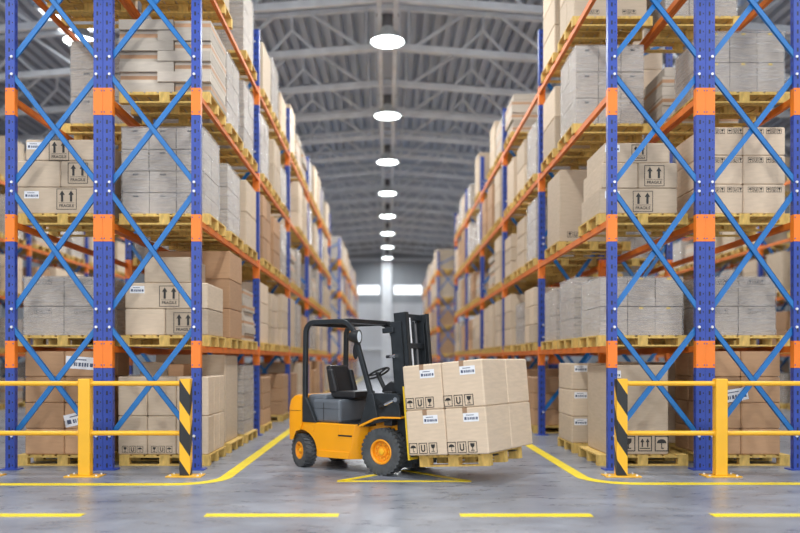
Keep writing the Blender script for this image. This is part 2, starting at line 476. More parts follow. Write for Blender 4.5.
def rack(x_in, x_out, y0, nb, label, back=False):
    """x_in: the aisle face"""
    xc = (x_in + x_out) / 2; sg = 1 if x_in > x_out else -1
    root = empty('pallet_rack', (xc, y0, 0)); tag(root, label, 'pallet rack', 'blue and orange pallet racks')
    f0 = None
    for n in range(nb + 1):
        if f0 is None:
            fr = empty('upright_frame', (0, PDEP / 2, 0), parent=root)
            for s_ in (-1, 1):
                px = s_ * (FW / 2 - PWID / 2)
                link('post', POST, fr, (px, 0, 0)); link('base_plate', BASE_IN[s_] if s_ == -sg and back else BASE, fr, (px, 0, .0005))
                for z in BEAM[1:]: link('connector_plate', PLATE, fr, (px, 0, z - .112))
            for bmz in BR: link('brace', bmz, fr)
            f0 = fr
        else:
            c = copy_tree(f0, root); c.location = (0, n * BAY + PDEP / 2, 0)
    for n in range(nb):
        for z in BEAM[1:]:
            for s_ in (-1, 1): link('load_beam', BEAMM, root, (s_ * (FW / 2 - .03), n * BAY + PDEP / 2, z))
    return root
XL, XLs, XLo = -2.461, -3.746, -5.034
XR, XRs, XRo = 2.902, 4.187, 5.472
YL2, YR2 = 41.4, 46.2
rack(XL, XLs + .001, Y0, 5, 'blue and orange rack row behind the forklift tail, lining the centre aisle', True)
rack(XLo, XLs - .001, Y0, 5, 'outer blue and orange rack row, back to back with the one behind the forklift tail', True)
rack(XR, XRs - .001, Y0, 5, 'blue and orange rack row behind the raised load, lining the centre aisle', True)
rack(XRo, XRs + .001, Y0, 5, 'outer blue and orange rack row, back to back with the one behind the raised load', True)
rack(XL, XLs, YL2, 5, 'blurred distant rack block past the cross aisle, on the forklift tail side')
rack(XR, XRs, YR2, 4, 'blurred distant rack block past the cross aisle, on the raised load side')
rack(-11.15, -12.435, Y0 + 2 * BAY, 3, 'blurred rack row across the outer aisle, glimpsed through the tail-side racks')
rack(11.6, 12.885, Y0 + 2 * BAY, 3, 'blurred rack row across the outer aisle, glimpsed through the load-side racks')

# ---------------------------------------------------------------- pallets and loads
def pallet_mb(w=PW, d=PD, h=PH, mat=None, T=None, mb=None):
    mb = mb or MB(); mat = mat or M['wood']; w2, d2 = w / 2, d / 2
    def bx(*q): mb.box(*q, mat, T)
    nb_ = 7
    for i in range(nb_):                       # deck boards run along y
        bw = w / nb_ - .028; x = -w2 + bw / 2 + i * (w - bw) / (nb_ - 1)
        bx(x - bw / 2, x + bw / 2, -d2, d2, h - .02, h)
    for y in (-d2 + .05, 0, d2 - .05):         # stringer boards
        bx(-w2, w2, y - .05, y + .05, h - .04, h - .02)
    for y in (-d2 + .05, 0, d2 - .05):
        for x in (-w2 + .07, 0, w2 - .07): bx(x - .07, x + .07, y - .048, y + .048, .02, h - .04)
    for y in (-d2 + .05, 0, d2 - .05): bx(-w2, w2, y - .05, y + .05, 0, .02)
    return mb
PALLET = pallet_mb().mesh('wooden_pallet')

def slab(mb, x0, x1, z0, z1, y, mat, t=.0015):
    mb.box(x0, x1, y - t, y, z0, z1, mat)
TXT = {}
def text_mesh(s_, size):
    if (s_, size) in TXT: return TXT[(s_, size)]
    cu = bpy.data.curves.new('print_text', 'FONT'); cu.body = s_; cu.size = size; cu.align_x = 'CENTER'; cu.align_y = 'CENTER'; cu.offset = .0012
    ob = bpy.data.objects.new('tmp', cu); col.objects.link(ob)
    dg = bpy.context.evaluated_depsgraph_get(); me = bpy.data.meshes.new_from_object(ob.evaluated_get(dg))
    col.objects.unlink(ob); bpy.data.objects.remove(ob)
    TXT[(s_, size)] = ([tuple(v.co) for v in me.vertices], [tuple(p.vertices) for p in me.polygons]); return TXT[(s_, size)]
def add_text(mb, s_, size, cx, cz, y, mat):
    v, f = text_mesh(s_, size); i = len(mb.v); k = mb.mi(mat)
    mb.v += [(x + cx, y, z + cz) for x, z, _ in v]
    for q in f: mb.f.append(tuple(i + j for j in q)); mb.m.append(k)
def frame_(mb, cx, cz, w, h, t, y, mat):
    slab(mb, cx - w / 2, cx + w / 2, cz + h / 2 - t, cz + h / 2, y, mat); slab(mb, cx - w / 2, cx + w / 2, cz - h / 2, cz - h / 2 + t, y, mat)
    slab(mb, cx - w / 2, cx - w / 2 + t, cz - h / 2, cz + h / 2, y, mat); slab(mb, cx + w / 2 - t, cx + w / 2, cz - h / 2, cz + h / 2, y, mat)
def P2(mb, pts, y, mat, t=.0015): mb.prism(pts, y - t, y, mat, 'y')
def icon(mb, kind, cx, cz, s_, y, mat):
    u = s_ / 2
    def q(*p): P2(mb, [(cx + a * u, cz + b * u) for a, b in p], y, mat)
    frame_(mb, cx, cz, s_, s_ * 1.12, s_ * .07, y, mat)
    if kind == 'glass':
        q((-.5, .75), (.5, .75), (.42, .15), (.1, -.1), (-.1, -.1), (-.42, .15)); q((-.08, -.1), (.08, -.1), (.08, -.6), (-.08, -.6)); q((-.4, -.6), (.4, -.6), (.4, -.75), (-.4, -.75))
    elif kind == 'umbrella':
        q(*[(.7 * math.cos(t * PI / 8), .05 + .6 * math.sin(t * PI / 8)) for t in range(9)]); q((-.06, .05), (.06, .05), (.06, -.7), (-.06, -.7)); q((-.06, -.6), (-.06, -.75), (.3, -.75), (.3, -.6))
    elif kind == 'up':
        for d in (-.38, .38):
            q((d - .3, .2), (d + .3, .2), (d, .75)); q((d - .1, .2), (d + .1, .2), (d + .1, -.5), (d - .1, -.5))
        q((-.75, -.62), (.75, -.62), (.75, -.76), (-.75, -.76))
    elif kind == 'cup':
        q((-.5, .7), (-.25, .7), (-.25, -.3), (-.05, -.5), (-.05, -.75), (-.3, -.7), (-.5, -.4)); q((.5, .7), (.25, .7), (.25, -.3), (.05, -.5), (.05, -.75), (.3, -.7), (.5, -.4)); q((-.06, -.5), (.06, -.5), (.06, -.75), (-.06, -.75))
def fragile_mb(s_=.22, y=0):
    mb = MB(); frame_(mb, 0, 0, s_ * 1.25, s_ * 1.3, .008, y, M['ink'])
    for d in (-.28, .28):
        c = d * s_; z = .12 * s_
        P2(mb, [(c - .17 * s_, z + .15 * s_), (c + .17 * s_, z + .15 * s_), (c, z + .42 * s_)], y, M['ink'])
        P2(mb, [(c - .07 * s_, z - .28 * s_), (c + .07 * s_, z - .28 * s_), (c + .07 * s_, z + .15 * s_), (c - .07 * s_, z + .15 * s_)], y, M['ink'])
    slab(mb, -s_ * .5, s_ * .5, -.24 * s_, -.22 * s_, y, M['ink'])
    add_text(mb, 'FRAGILE', s_ * .25, 0, -.42 * s_, y - .001, M['ink'])
    return mb
def triple_mb(kinds, s_=.10, y=0):
    mb = MB()
    for i, k in enumerate(kinds): icon(mb, k, (i - (len(kinds) - 1) / 2) * s_ * 1.2, 0, s_, y, M['ink'])
    return mb
def sticker_mb(w=.2, h=.085, y=0):
    mb = MB(); slab(mb, -w / 2, w / 2, -h / 2, h / 2, y, M['paper'], .001)
    yy = y - .001
    slab(mb, -w * .3, w * .2, h * .22, h * .30, yy, M['labelink'], .001)
    for i, (a_, b2) in enumerate(((-.42, -.28), (-.22, -.16), (-.14, -.10), (-.06, .02), (.05, .11), (.14, .2), (.23, .28), (.33, .44))):
        slab(mb, a_ * w, b2 * w, -h * .28, h * (.02 if i else .06), yy, M['labelink'], .001)
    return mb
DEC = {'fragile': fragile_mb().mesh('fragile_print', ), 'fragile_small': fragile_mb(.17).mesh('fragile_print'), 'icons': triple_mb(('umbrella', 'cup', 'glass'), .115).mesh('handling_print'),
       'icons2': triple_mb(('glass', 'cup', 'umbrella'), .085).mesh('handling_print'), 'icons3': triple_mb(('glass', 'up', 'umbrella'), .19).mesh('handling_print'),
       'icons4': triple_mb(('umbrella', 'cup', 'glass'), .062).mesh('handling_print'), 'sticker': sticker_mb(.2, .10).mesh('shipping_label'), 'sticker_big': sticker_mb(.40, .17).mesh('shipping_label')}
DNAME = {'fragile': 'fragile_print', 'fragile_small': 'fragile_print', 'icons': 'handling_print', 'icons2': 'handling_print', 'icons3': 'handling_print', 'icons4': 'handling_print', 'sticker': 'shipping_label', 'sticker_big': 'shipping_label'}

BOXC = {}
def box_mesh(w, d, h, mat):
    """carton with softened edges and a taped flap slit along the top"""
    key = (round(w, 3), round(d, 3), round(h, 3), mat)
    if key in BOXC: return BOXC[key]
    mb = MB(); c = min(.013, h * .08); w2, d2 = w / 2, d / 2; k = mb.mi(M[mat])
    lv = [(c, 0), (0, c), (0, h - c), (c, h)]
    for ins, z in lv:
        x, y = w2 - ins, d2 - ins; e = c
        for p in ((-x + e, -y), (x - e, -y), (x, -y + e), (x, y - e), (x - e, y), (-x + e, y), (-x, y - e), (-x, -y + e)): mb.v.append((*p, z))
    for q in range(3):
        for j in range(8): mb.f.append((q * 8 + j, q * 8 + (j + 1) % 8, (q + 1) * 8 + (j + 1) % 8, (q + 1) * 8 + j)); mb.m.append(k)
    mb.f.append(tuple(reversed(range(8)))); mb.m.append(k); mb.f.append(tuple(range(24, 32))); mb.m.append(k)
    if h > .2:
        mb.box(-w2 + .01, w2 - .01, -.004, .004, h - .001, h + .0006, M['seam'])
    BOXC[key] = mb.mesh('cardboard_box'); return BOXC[key]
FLAT = {}
def flat_mesh(w, d, h, stripe):
    key = (round(w, 3), round(d, 3), round(h, 3), stripe)
    if key in FLAT: return FLAT[key]
    mb = MB(); mb.box(-w / 2, w / 2, -d / 2, d / 2, 0, h, M['pale'])
    if stripe: mb.box(-w / 2 - .001, w / 2 + .001, -d / 2 - .001, d / 2 + .001, h * .35, h * .72, M['band'])
    FLAT[key] = mb.mesh('flat_carton'); return FLAT[key]
WR = {}
def wrapped_meshes(w, d, h, nx, ny, nz, slots):
    key = (round(w, 2), round(d, 2), round(h, 2), nx, ny, nz, slots)
    if key in WR: return WR[key]
    rr = random.Random(hash(key[:6]) & 255); mb = MB(); g = .011; bw, bd, bh = w / nx, d / ny, h / nz
    for k in range(nz):
        for i in range(nx):
            for j in range(ny):
                if 0 < i < nx - 1 and 0 < j < ny - 1 and k < nz - 1: continue
                jx, jy = rr.uniform(-.005, .005), rr.uniform(-.005, .005)
                x0 = -w / 2 + i * bw + jx; y0 = -d / 2 + j * bd + jy
                mb.box(x0 + g / 2, x0 + bw - g / 2, y0 + g / 2, y0 + bd - g / 2, k * bh + .002, (k + 1) * bh - g, M['packed'])
                if slots == 1:
                    if j == 0: mb.box(x0 + bw * .4, x0 + bw * .6, y0 + g / 2 - .002, y0 + g / 2, k * bh + bh * .78, k * bh + bh * .86, M['ink'])
                elif slots == 2:
                    if j == 0: mb.box(x0 + bw * .42, x0 + bw * .56, y0 + g / 2 - .002, y0 + g / 2, k * bh + bh * .9, k * bh + bh * .97, M['liftyellow'])
                elif slots == 3 and j == 0:
                    for q, kk in enumerate(('glass', 'cup', 'umbrella')): icon(mb, kk, x0 + bw * .32 + q * .085, k * bh + bh * .82, .07, y0 + g / 2, M['ink'])
    core = mb.mesh('carton_stack')
    # film: soft hull with wrinkles, open at the bottom
    fm = MB(); n = 10; nzf = 9; kx = fm.mi(M['film']); P = []
    per = []
    for i in range(n): per.append((-1 + 2 * i / n, -1))
    for i in range(n): per.append((1, -1 + 2 * i / n))
    for i in range(n): per.append((1 - 2 * i / n, 1))
    for i in range(n): per.append((-1, 1 - 2 * i / n))
    for q in range(nzf + 1):
        z = (h + .006) * q / nzf
        for px, py in per:
            e = .012 + rr.uniform(0, .007); ins = .02 if abs(px) > .99 and abs(py) > .99 else 0
            fm.v.append((px * (w / 2 + e - ins * .4), py * (d / 2 + e - ins * .4), z))
    m_ = len(per)
    for q in range(nzf):
        for j in range(m_): fm.f.append((q * m_ + j, q * m_ + (j + 1) % m_, (q + 1) * m_ + (j + 1) % m_, (q + 1) * m_ + j)); fm.m.append(kx)
    fm.f.append(tuple(nzf * m_ + j for j in range(m_))); fm.m.append(kx)
    WR[key] = (core, fm.mesh('stretch_film', True)); return WR[key]

PAL, BOX, FLT, WRP = [], [], [], []       # everything is listed first, then built, largest in view first
ORD = ['front', 'second', 'third', 'fourth', 'fifth']
POSN = ['near', 'middle', 'far']
SHELF = ['floor level', 'first shelf', 'second shelf', 'third shelf', 'top shelf']
TIER = ['bottom', 'second', 'third', 'fourth', 'fifth', 'sixth', 'seventh', 'eighth', 'ninth']
ROWS = {'LB': (XL, XLs, Y0, 'tail-side aisle rack'), 'LA': (XLo, XLs, Y0, 'tail-side outer rack'), 'RB': (XR, XRs, Y0, 'load-side aisle rack'), 'RA': (XRo, XRs, Y0, 'load-side outer rack'),
        'L2': (XL, XLs, YL2, 'distant tail-side rack'), 'R2': (XR, XRs, YR2, 'distant load-side rack'), 'LN': (-11.15, -12.435, Y0, 'rack across tail-side outer aisle'), 'RN': (11.6, 12.885, Y0, 'rack across load-side outer aisle')}
def where(row, bay, lev, pos): return '%s pallet, %s bay, %s, %s' % (POSN[pos], ORD[bay], SHELF[lev], ROWS[row][3])
def seen(x, y, z, size):
    p = x * 790 / y + 387.5; q = 359.5 - (z - H) * 790 / y
    s_ = size * (790 / y) ** 2
    if p < -60 or p > 860 or q < -60 or q > 590: s_ *= .01
    return s_
HEIGHTS = {}
def put(row, bay, lev, pos, spec, dy=0.):
    """spec: list of layers or a wrapped stack; x offsets u run from the left edge of the pallet in the picture"""
    xi, xo, y0, rn = ROWS[row]; sg = 1 if xi > xo else -1
    xa, xb = xi + sg * .03, xi + sg * .03 - sg * PW
    xc = (xa + xb) / 2; x0 = min(xa, xb)
    yc = y0 + bay * BAY + .95 + pos * 1.45 + dy; zb = BEAM[lev] + (0.001 if lev else .001)
    w_ = where(row, bay, lev, pos)
    wt = .25 if row in ('LA', 'RA') and bay else (.1 if row in ('LN', 'RN') else (.6 if row in ('L2', 'R2') else 1))
    PAL.append((seen(xc, yc, zb, PW * .6) * wt, (xc, yc, zb), 'pallet', w_))
    zt = zb + PH + .001; kind = spec[0]
    if kind == 'wrap':
        _, w, d, h, nx, ny, nz, sl = spec[:8]; du = spec[8] if len(spec) > 8 else 0
        WRP.append((seen(xc, yc, zt, w * h) * wt, (xc + du, yc, zt), (w, d, h, nx, ny, nz, sl), w_, spec[9] if len(spec) > 9 else ()))
    elif kind == 'flat':
        _, w, d, n, t = spec[:5]
        rr = random.Random(pos + 7 * lev + 31 * bay + len(row))
        for k in range(n):
            two = bay == 0 and pos == 0
            shift = .0 if k % 2 else .0
            if two:
                sp_ = .42 if k % 2 else .60
                cols_ = [(-w / 2, -w / 2 + w * sp_ - .004), (-w / 2 + w * sp_ + .004 - 0, w / 2)]
                for c_, (a_, b2) in enumerate(cols_):
                    FLT.append((seen(xc, yc, zt, w * .2) * wt, (xc + (a_ + b2) / 2, yc + rr.uniform(-.02, .02) + (.02 if (k + c_) % 2 else -.02), zt + k * t), (b2 - a_, d - .06, t - .006, (k + c_) % 2 == 1), ('%s %s' % (TIER[k], ('inner', 'outer')[c_ if sg < 0 else 1 - c_]), w_)))
            else:
                FLT.append((seen(xc, yc, zt, w * .15) * wt, (xc + rr.uniform(-.03, .03), yc + rr.uniform(-.03, .03), zt + k * t), (w, d, t - .006, k % 2 == 0), (TIER[k], w_)))
    else:
        # boxes: list of (u0,u1,v0,v1,z0,z1,mat,decals,colword,tierword)
        for (u0, u1, v0, v1, z0, z1, mat, dec, cw) in spec[1]:
            BOX.append((seen(xc, yc, zt, (u1 - u0) * (z1 - z0) + (v1 - v0) * (z1 - z0) * .5) * wt, (x0 + (u0 + u1) / 2, yc - PD / 2 + (v0 + v1) / 2, zt + z0),
                        (u1 - u0 - .006, v1 - v0 - .006, z1 - z0 - .003, mat), (cw, w_), dec))
def layers(us, vs, zs, mat, dec=None, skip=(), uword=None):
    """a regular block: us, vs, zs are edges"""
    out = []; nu, nv, nz = len(us) - 1, len(vs) - 1, len(zs) - 1
    for k in range(nz):
        for i in range(nu):
            for j in range(nv):
                if (i, j, k) in skip: continue
                cw = [TIER[k] if nz > 1 else 'single']
                if nu > 1: cw.append((('camera-left', 'camera-right') if nu == 2 else ('westmost', 'central', 'eastmost'))[i])
                if nv > 1: cw.append(('front', 'back', 'rear')[j] if nv < 3 else ('front', 'mid', 'rear')[j])
                out.append((us[i], us[i + 1], vs[j], vs[j + 1], zs[k], zs[k + 1], mat, dec(i, j, k) if dec and j == 0 else (), ' '.join(cw)))
    return out
Q = .01371     # metres per pixel at the front of the loads
# --- the front bay, pallet by pallet as seen
# outer tail-side rack
xA = XLo - .03                      # left edge of pallets in LA
def uu(px, x0, r=1.04): return (px - 387.5) * S * r - x0
us = [uu(24.4, xA), uu(64, xA), uu(105, xA)]
put('LA', 0, 0, 0, ('box', layers(us, [.02, .54, 1.06], [0, .355, .71, 1.065, 1.42], 'brown',
    lambda i, j, k: {(1, 3): (('sticker_big', -.06, .19, 4),), (1, 1): (('sticker_big', -.08, .14, -13),)}.get((i, k), ()), skip=((0, 1, 0), (0, 1, 1)))))
put('LA', 0, 1, 0, ('wrap', 1.10, 1.0, .81, 2, 2, 2, 3))
us = [uu(15.5, xA), uu(60, xA), uu(104, xA)]
bx = layers([us[0] + .02, us[2]], [.02, 1.04], [0, .365], 'beige', lambda i, j, k: (('sticker', -.40, .26, 0), ('fragile', .08, .20, 0)))
bx += [(us[0], us[1], .02, 1.04, .366, .73, 'beige', (), 'second camera-left'), (us[1], us[2], .02, 1.04, .366, .73, 'beige', (('fragile', -.06, .19, 0),), 'second camera-right'),
       (us[0] + .13, us[2], .02, 1.04, .731, 1.02, 'beige', (('sticker', -.42, .20, 0), ('fragile', -.08, .14, 0)), 'third')]
put('LA', 0, 2, 0, ('box', bx))
put('LA', 0, 3, 1, ('wrap', .98, 1.0, 1.30, 2, 2, 3, 1, -.0))
put('LA', 0, 4, 0, ('box', layers([.06, 1.18], [.04, 1.06], [0, .5, 1.0], 'beige')), .45)
# aisle rack on the tail side
xB = XL + .03 - PW
us = [uu(117.6, xB), uu(147, xB), uu(176, xB), 1.22]
bx = layers(us, [.02, .38, .73, 1.08], [0, .53, 1.07], 'beige', lambda i, j, k: (('icons2', 0, .07, 0),) if k == 0 and i < 2 else (), skip=tuple((i, j, k) for i in (0, 1) for j in (1, 2) for k in (0, 1)))
bx += [(us[0] + .08, us[1] + .10, .72, 1.07, .0, .72 + .55, 'beige', (), 'tall rear'), (us[1] + .16, us[3] - .45, .45, 1.07, .0, 1.24, 'brown', (), 'tall brown rear')]
put('LB', 0, 0, 0, ('box', bx))
put('LB', 0, 0, 1, ('box', layers([.06, 1.15], [.04, 1.05], [0, 1.38], 'beige')))
put('LB', 0, 0, 2, ('wrap', 1.1, 1.0, 1.2, 2, 2, 5, 0))
us = [uu(124.5, xB), uu(165, xB), 1.21]
bx = layers(us, [.02, 1.04], [0, .365], 'beige', lambda i, j, k: (('fragile', -.04, .17, 0),) if i == 1 else ())
bx += [(us[0], us[2], .02, 1.04, .366, .72, 'beige', (('sticker', -.40, .26, 0), ('fragile', .04, .17, 0)), 'second'), (uu(143, xB), uu(190, xB), .05, .95, .721, 1.08, 'beige', (), 'third')]
put('LB', 0, 1, 0, ('box', bx))
put('LB', 0, 1, 1, ('box', layers([.10, 1.22], [.04, 1.07], [0, .46, .92, 1.36], 'brown')))
put('LB', 0, 1, 2, ('flat', 1.12, 1.0, 7, .13))
put('LB', 0, 2, 0, ('wrap', 1.12, 1.02, 1.19, 3, 2, 4, 1, -.035))
put('LB', 0, 2, 1, ('wrap', 1.08, 1.0, 1.05, 3, 2, 3, 1, .02))
put('LB', 0, 2, 2, ('box', layers([.08, 1.22], [.06, 1.06], [0, .58, 1.14], 'beige')))
put('LB', 0, 3, 0, ('flat', 1.25, 1.08, 7, .142))
put('LB', 0, 3, 1, ('wrap', 1.1, 1.0, 1.15, 3, 2, 3, 1))
put('LB', 0, 3, 2, ('wrap', 1.1, 1.0, 1.2, 2, 2, 3, 0))
put('LB', 0, 4, 0, ('box', layers([.04, .62, 1.2], [.04, 1.06], [0, .5, 1.0], 'beige')), .5)
put('LB', 0, 4, 2, ('wrap', 1.12, 1.0, 1.25, 3, 2, 3, 0), -.1)
# aisle rack on the load side
xC = XR - .03
us = [.10, uu(669, xC)]
put('RB', 0, 0, 0, ('box', layers([.13, uu(669, xC)], [.02, 1.06], [0, 1.23], 'beige', lambda i, j, k: (('icons3', .10, .15, 0), ('sticker', -.33, 1.1, 0)))))
put('RB', 0, 0, 1, ('box', layers([.0, .94], [.06, 1.02], [0, .415, .83, 1.245], 'beige', lambda i, j, k: (('sticker', -.33, .33, 0),))))
put('RB', 0, 1, 0, ('wrap', 1.13, 1.04, .80, 3, 2, 2, 2, -.01))
put('RB', 0, 1, 1, ('wrap', 1.05, 1.0, .95, 2, 2, 3, 1, -.06))
put('RB', 0, 1, 2, ('wrap', 1.1, 1.0, .9, 3, 2, 2, 0))
us = [.03, uu(638.5, xC), uu(678, xC)]
bx = [(us[0], us[2], .02, 1.04, 0, .35, 'beige', (('sticker', -.36, .26, 0), ('fragile', .06, .17, 0)), 'bottom'),
      (us[0] + .03, us[1], .02, 1.04, .351, .70, 'beige', (), 'second camera-left'), (us[1], us[2], .02, 1.04, .351, .70, 'beige', (('fragile', -.05, .17, 0),), 'second camera-right'),
      (us[0] + .07, uu(671, xC), .04, 1.0, .701, .98, 'beige', (('sticker', -.34, .2, 0), ('fragile_small', .03, .14, 0)), 'third')]
put('RB', 0, 2, 0, ('box', bx))
put('RB', 0, 2, 2, ('box', layers([.04, 1.0], [.04, 1.05], [0, 1.22], 'beige', lambda i, j, k: (('icons2', -.2, .12, 0),))), -.35)
put('RB', 0, 3, 1, ('wrap', 1.05, 1.05, 1.22, 3, 2, 3, 1, -.04))
put('RB', 0, 3, 2, ('box', layers([.03, 1.1], [.04, 1.05], [0, .56, 1.1], 'beige')))
put('RB', 0, 4, 1, ('box', layers([.03, .6, 1.17], [.04, .55, 1.06], [0, .56, 1.12], 'beige', lambda i, j, k: (('icons4', 0, .08, 0),), skip=((1, 1, 0),))))
put('RB', 0, 4, 2, ('box', layers([.03, 1.1], [.04, 1.05], [0, .5, 1.0, 1.4], 'beige')))
# outer rack on the load side
xD = XRs - .0
xD0 = XRo + .03 - PW
us = [.05, uu(741.5, xD0), uu(781, xD0)]
put('RA', 0, 0, 0, ('box', layers(us, [.02, .54, 1.06], [0, .355, .71, 1.065, 1.42], 'brown', lambda i, j, k: (('sticker_big', .16, .10, -10),) if (i, k) == (0, 2) else (), skip=((1, 1, 0), (1, 1, 1)))))
put('RA', 0, 1, 0, ('wrap', 1.02, 1.0, .81, 2, 2, 2, 3, -.06))
us = [.05, uu(743.5, xD0), uu(786, xD0)]
put('RA', 0, 2, 0, ('box', layers(us, [.02, 1.04], [0, .405, .80, 1.19], 'tan', lambda i, j, k: (('icons4', -.08, .33, 0), ('icons4', .17, .33, 0)) if i == 0 else (('icons4', -.12, .33, 0), ('icons4', .13, .33, 0)))))
put('RA', 0, 3, 0, ('wrap', 1.12, 1.04, .83, 3, 2, 2, 2, 0))
put('RA', 0, 3, 1, ('flat', 1.15, 1.0, 6, .15))
put('RA', 0, 4, 1, ('wrap', 1.12, 1.0, 1.0, 3, 2, 2, 1))
put('RA', 0, 1, 1, ('box', layers([.05, 1.15], [.04, 1.05], [0, .4, .8], 'beige')))
# --- the other bays: the mix the picture shows
rr = random.Random(23)
def rand_spec(row, bay, lev, pos):
    sgR = ROWS[row][0] > 0 and row[0] == 'R'
    a_, b2 = ((.02, 1.14) if row in ('RB', 'R2', 'LA') else (.10, 1.22))
    jz = rr.choice((-.05, 0., 0., .06)); a_ += jz; b2 += jz; a_ = max(.01, a_); b2 = min(1.23, b2)
    t = rr.random(); mat = rr.choice(['beige', 'beige', 'beige', 'tan', 'brown'] if lev not in (0,) else ['brown', 'beige', 'brown'])
    deep = row in ('L2', 'R2', 'LN', 'RN', 'LA', 'RA') or bay > 2
    if t < .27: return ('wrap', 1.1, 1.0, rr.choice((.9, 1.05, 1.2)), 2 if deep else 3, 2, 2 if deep else 3, 0 if deep else rr.choice((0, 1)))
    if t < .38: return ('flat', 1.12, 1.0, 6 if not deep else 5, .15)
    top = rr.choice((.95, 1.1, 1.2, 1.26))
    if t < .50: return ('box', layers([a_, b2], [.05, 1.05], [0, top], mat))
    n = 2 if rr.random() < .4 else 3
    hs = [top * i / n for i in range(n + 1)]
    if t < .74 and not deep: 
        dc = (lambda i, j, k: (('icons2', .1 if row[0] == 'L' else -.1, .1, 0),)) if bay < 2 else None
        return ('box', layers([a_, b2], [.05, .55, 1.05], hs, mat, dc))
    return ('box', layers([a_, b2], [.05, 1.05], hs, mat))
for row, bays in (('LB', range(1, 5)), ('RB', range(1, 5)), ('LA', range(0, 5)), ('RA', range(0, 5)), ('L2', range(0, 5)), ('R2', range(0, 4)), ('LN', (2, 3, 4)), ('RN', (2, 3, 4))):
    done = set()
    for bay in bays:
        for lev in range(5):
            for pos in range(3):
                sp_ = rand_spec(row, bay, lev, pos); gap = rr.random()
                if row in ('LA', 'RA') and bay == 0 and (pos == 0 or lev in (3, 4) or (lev, pos, row) == (1, 1, 'RA')): continue
                if row in ('LA', 'RA') and bay == 0 and lev != 0: continue
                if row in ('LA', 'RA') and bay > 0 and gap < .35: continue
                if gap < .05 or (lev == 4 and gap < .16): continue
                if row == 'RB' and bay == 1 and lev == 4 and pos < 2: continue
                if (row, bay, lev, pos) in PRUNE if 'PRUNE' in globals() else False: continue
                put(row, bay, lev, pos, sp_)

# --- build them: the 300 that show largest of each kind are things, whatever is past that is one mass
def split_kind(lst, cap=300):
    lst.sort(key=lambda q: -q[0]); return lst[:cap], lst[cap:]
def merge(items, fn, name, label, cat):
    if not items: return
    vs, fs, ms, mats = [], [], [], []
    for it in items:
        me, loc = fn(it); o = len(vs)
        vs += [(v.co.x + loc[0], v.co.y + loc[1], v.co.z + loc[2]) for v in me.vertices]
        idx = []
        for mt in me.materials:
            if mt not in mats: mats.append(mt)
            idx.append(mats.index(mt))
        for p in me.polygons: fs.append(tuple(o + i for i in p.vertices)); ms.append(idx[p.material_index])
    me = bpy.data.meshes.new(name); me.from_pydata(vs, [], fs)
    for mt in mats: me.materials.append(mt)
    me.polygons.foreach_set('material_index', ms); me.update()
    tag(link(name, me), label, cat, kind='stuff')
near_, rest = split_kind(PAL)
for s_, loc, _, w_ in near_:
    tag(link('wooden_pallet', PALLET, loc=loc), 'yellowish pallet: %s' % w_, 'pallet', 'wooden pallets in the racks')
merge(rest, lambda it: (PALLET, it[1]), 'wooden_pallets', 'far and half hidden yellowish pallets deep in the racks', 'pallet')
CW = {'beige': 'beige', 'tan': 'tan', 'brown': 'brown', 'pale': 'pale'}
def deco(parent, dec, w, d):
    for nm, dx, dz, rot in dec: link(DNAME[nm], DEC[nm], parent, (dx, -d / 2 - .0015, dz), (0, math.radians(rot), 0))
near_, rest = split_kind(BOX)
seen_lab = {}
for s_, loc, (w, d, h, mat), (cw, w_), dec in near_:
    o = link('cardboard_box', box_mesh(w, d, h, mat), loc=loc)
    lw, rw = ('outer', 'inner') if 'tail' in w_ else ('inner', 'outer')
    cw2 = cw.replace('camera-left', lw).replace('camera-right', rw).replace('westmost', lw).replace('eastmost', rw).replace('central', 'middle')
    tag(o, '%s box, %s, %s' % (CW[mat], cw2, w_), 'cardboard box', 'cardboard boxes in the racks')
    deco(o, dec, w, d)
merge(rest, lambda it: (box_mesh(*it[2]), it[1]), 'cardboard_boxes', 'far and half hidden cardboard boxes deep in the racks', 'cardboard box')
near_, rest = split_kind(FLT)
for s_, loc, dims, (cw, w_) in near_:
    tag(link('flat_carton', flat_mesh(*dims), loc=loc), 'flat carton, %s, %s' % (cw, w_), 'carton', 'flat cartons stacked on pallets')
merge(rest, lambda it: (flat_mesh(*it[2]), it[1]), 'flat_cartons', 'far flat cartons deep in the racks', 'carton')
for s_, loc, dims, w_, dec in WRP:
    core, film = wrapped_meshes(*dims); o = empty('wrapped_load', loc)
    link('carton_stack', core, o); link('stretch_film', film, o)
    tag(o, 'film-wrapped grey load, %s' % w_, 'wrapped load', 'film wrapped carton loads')

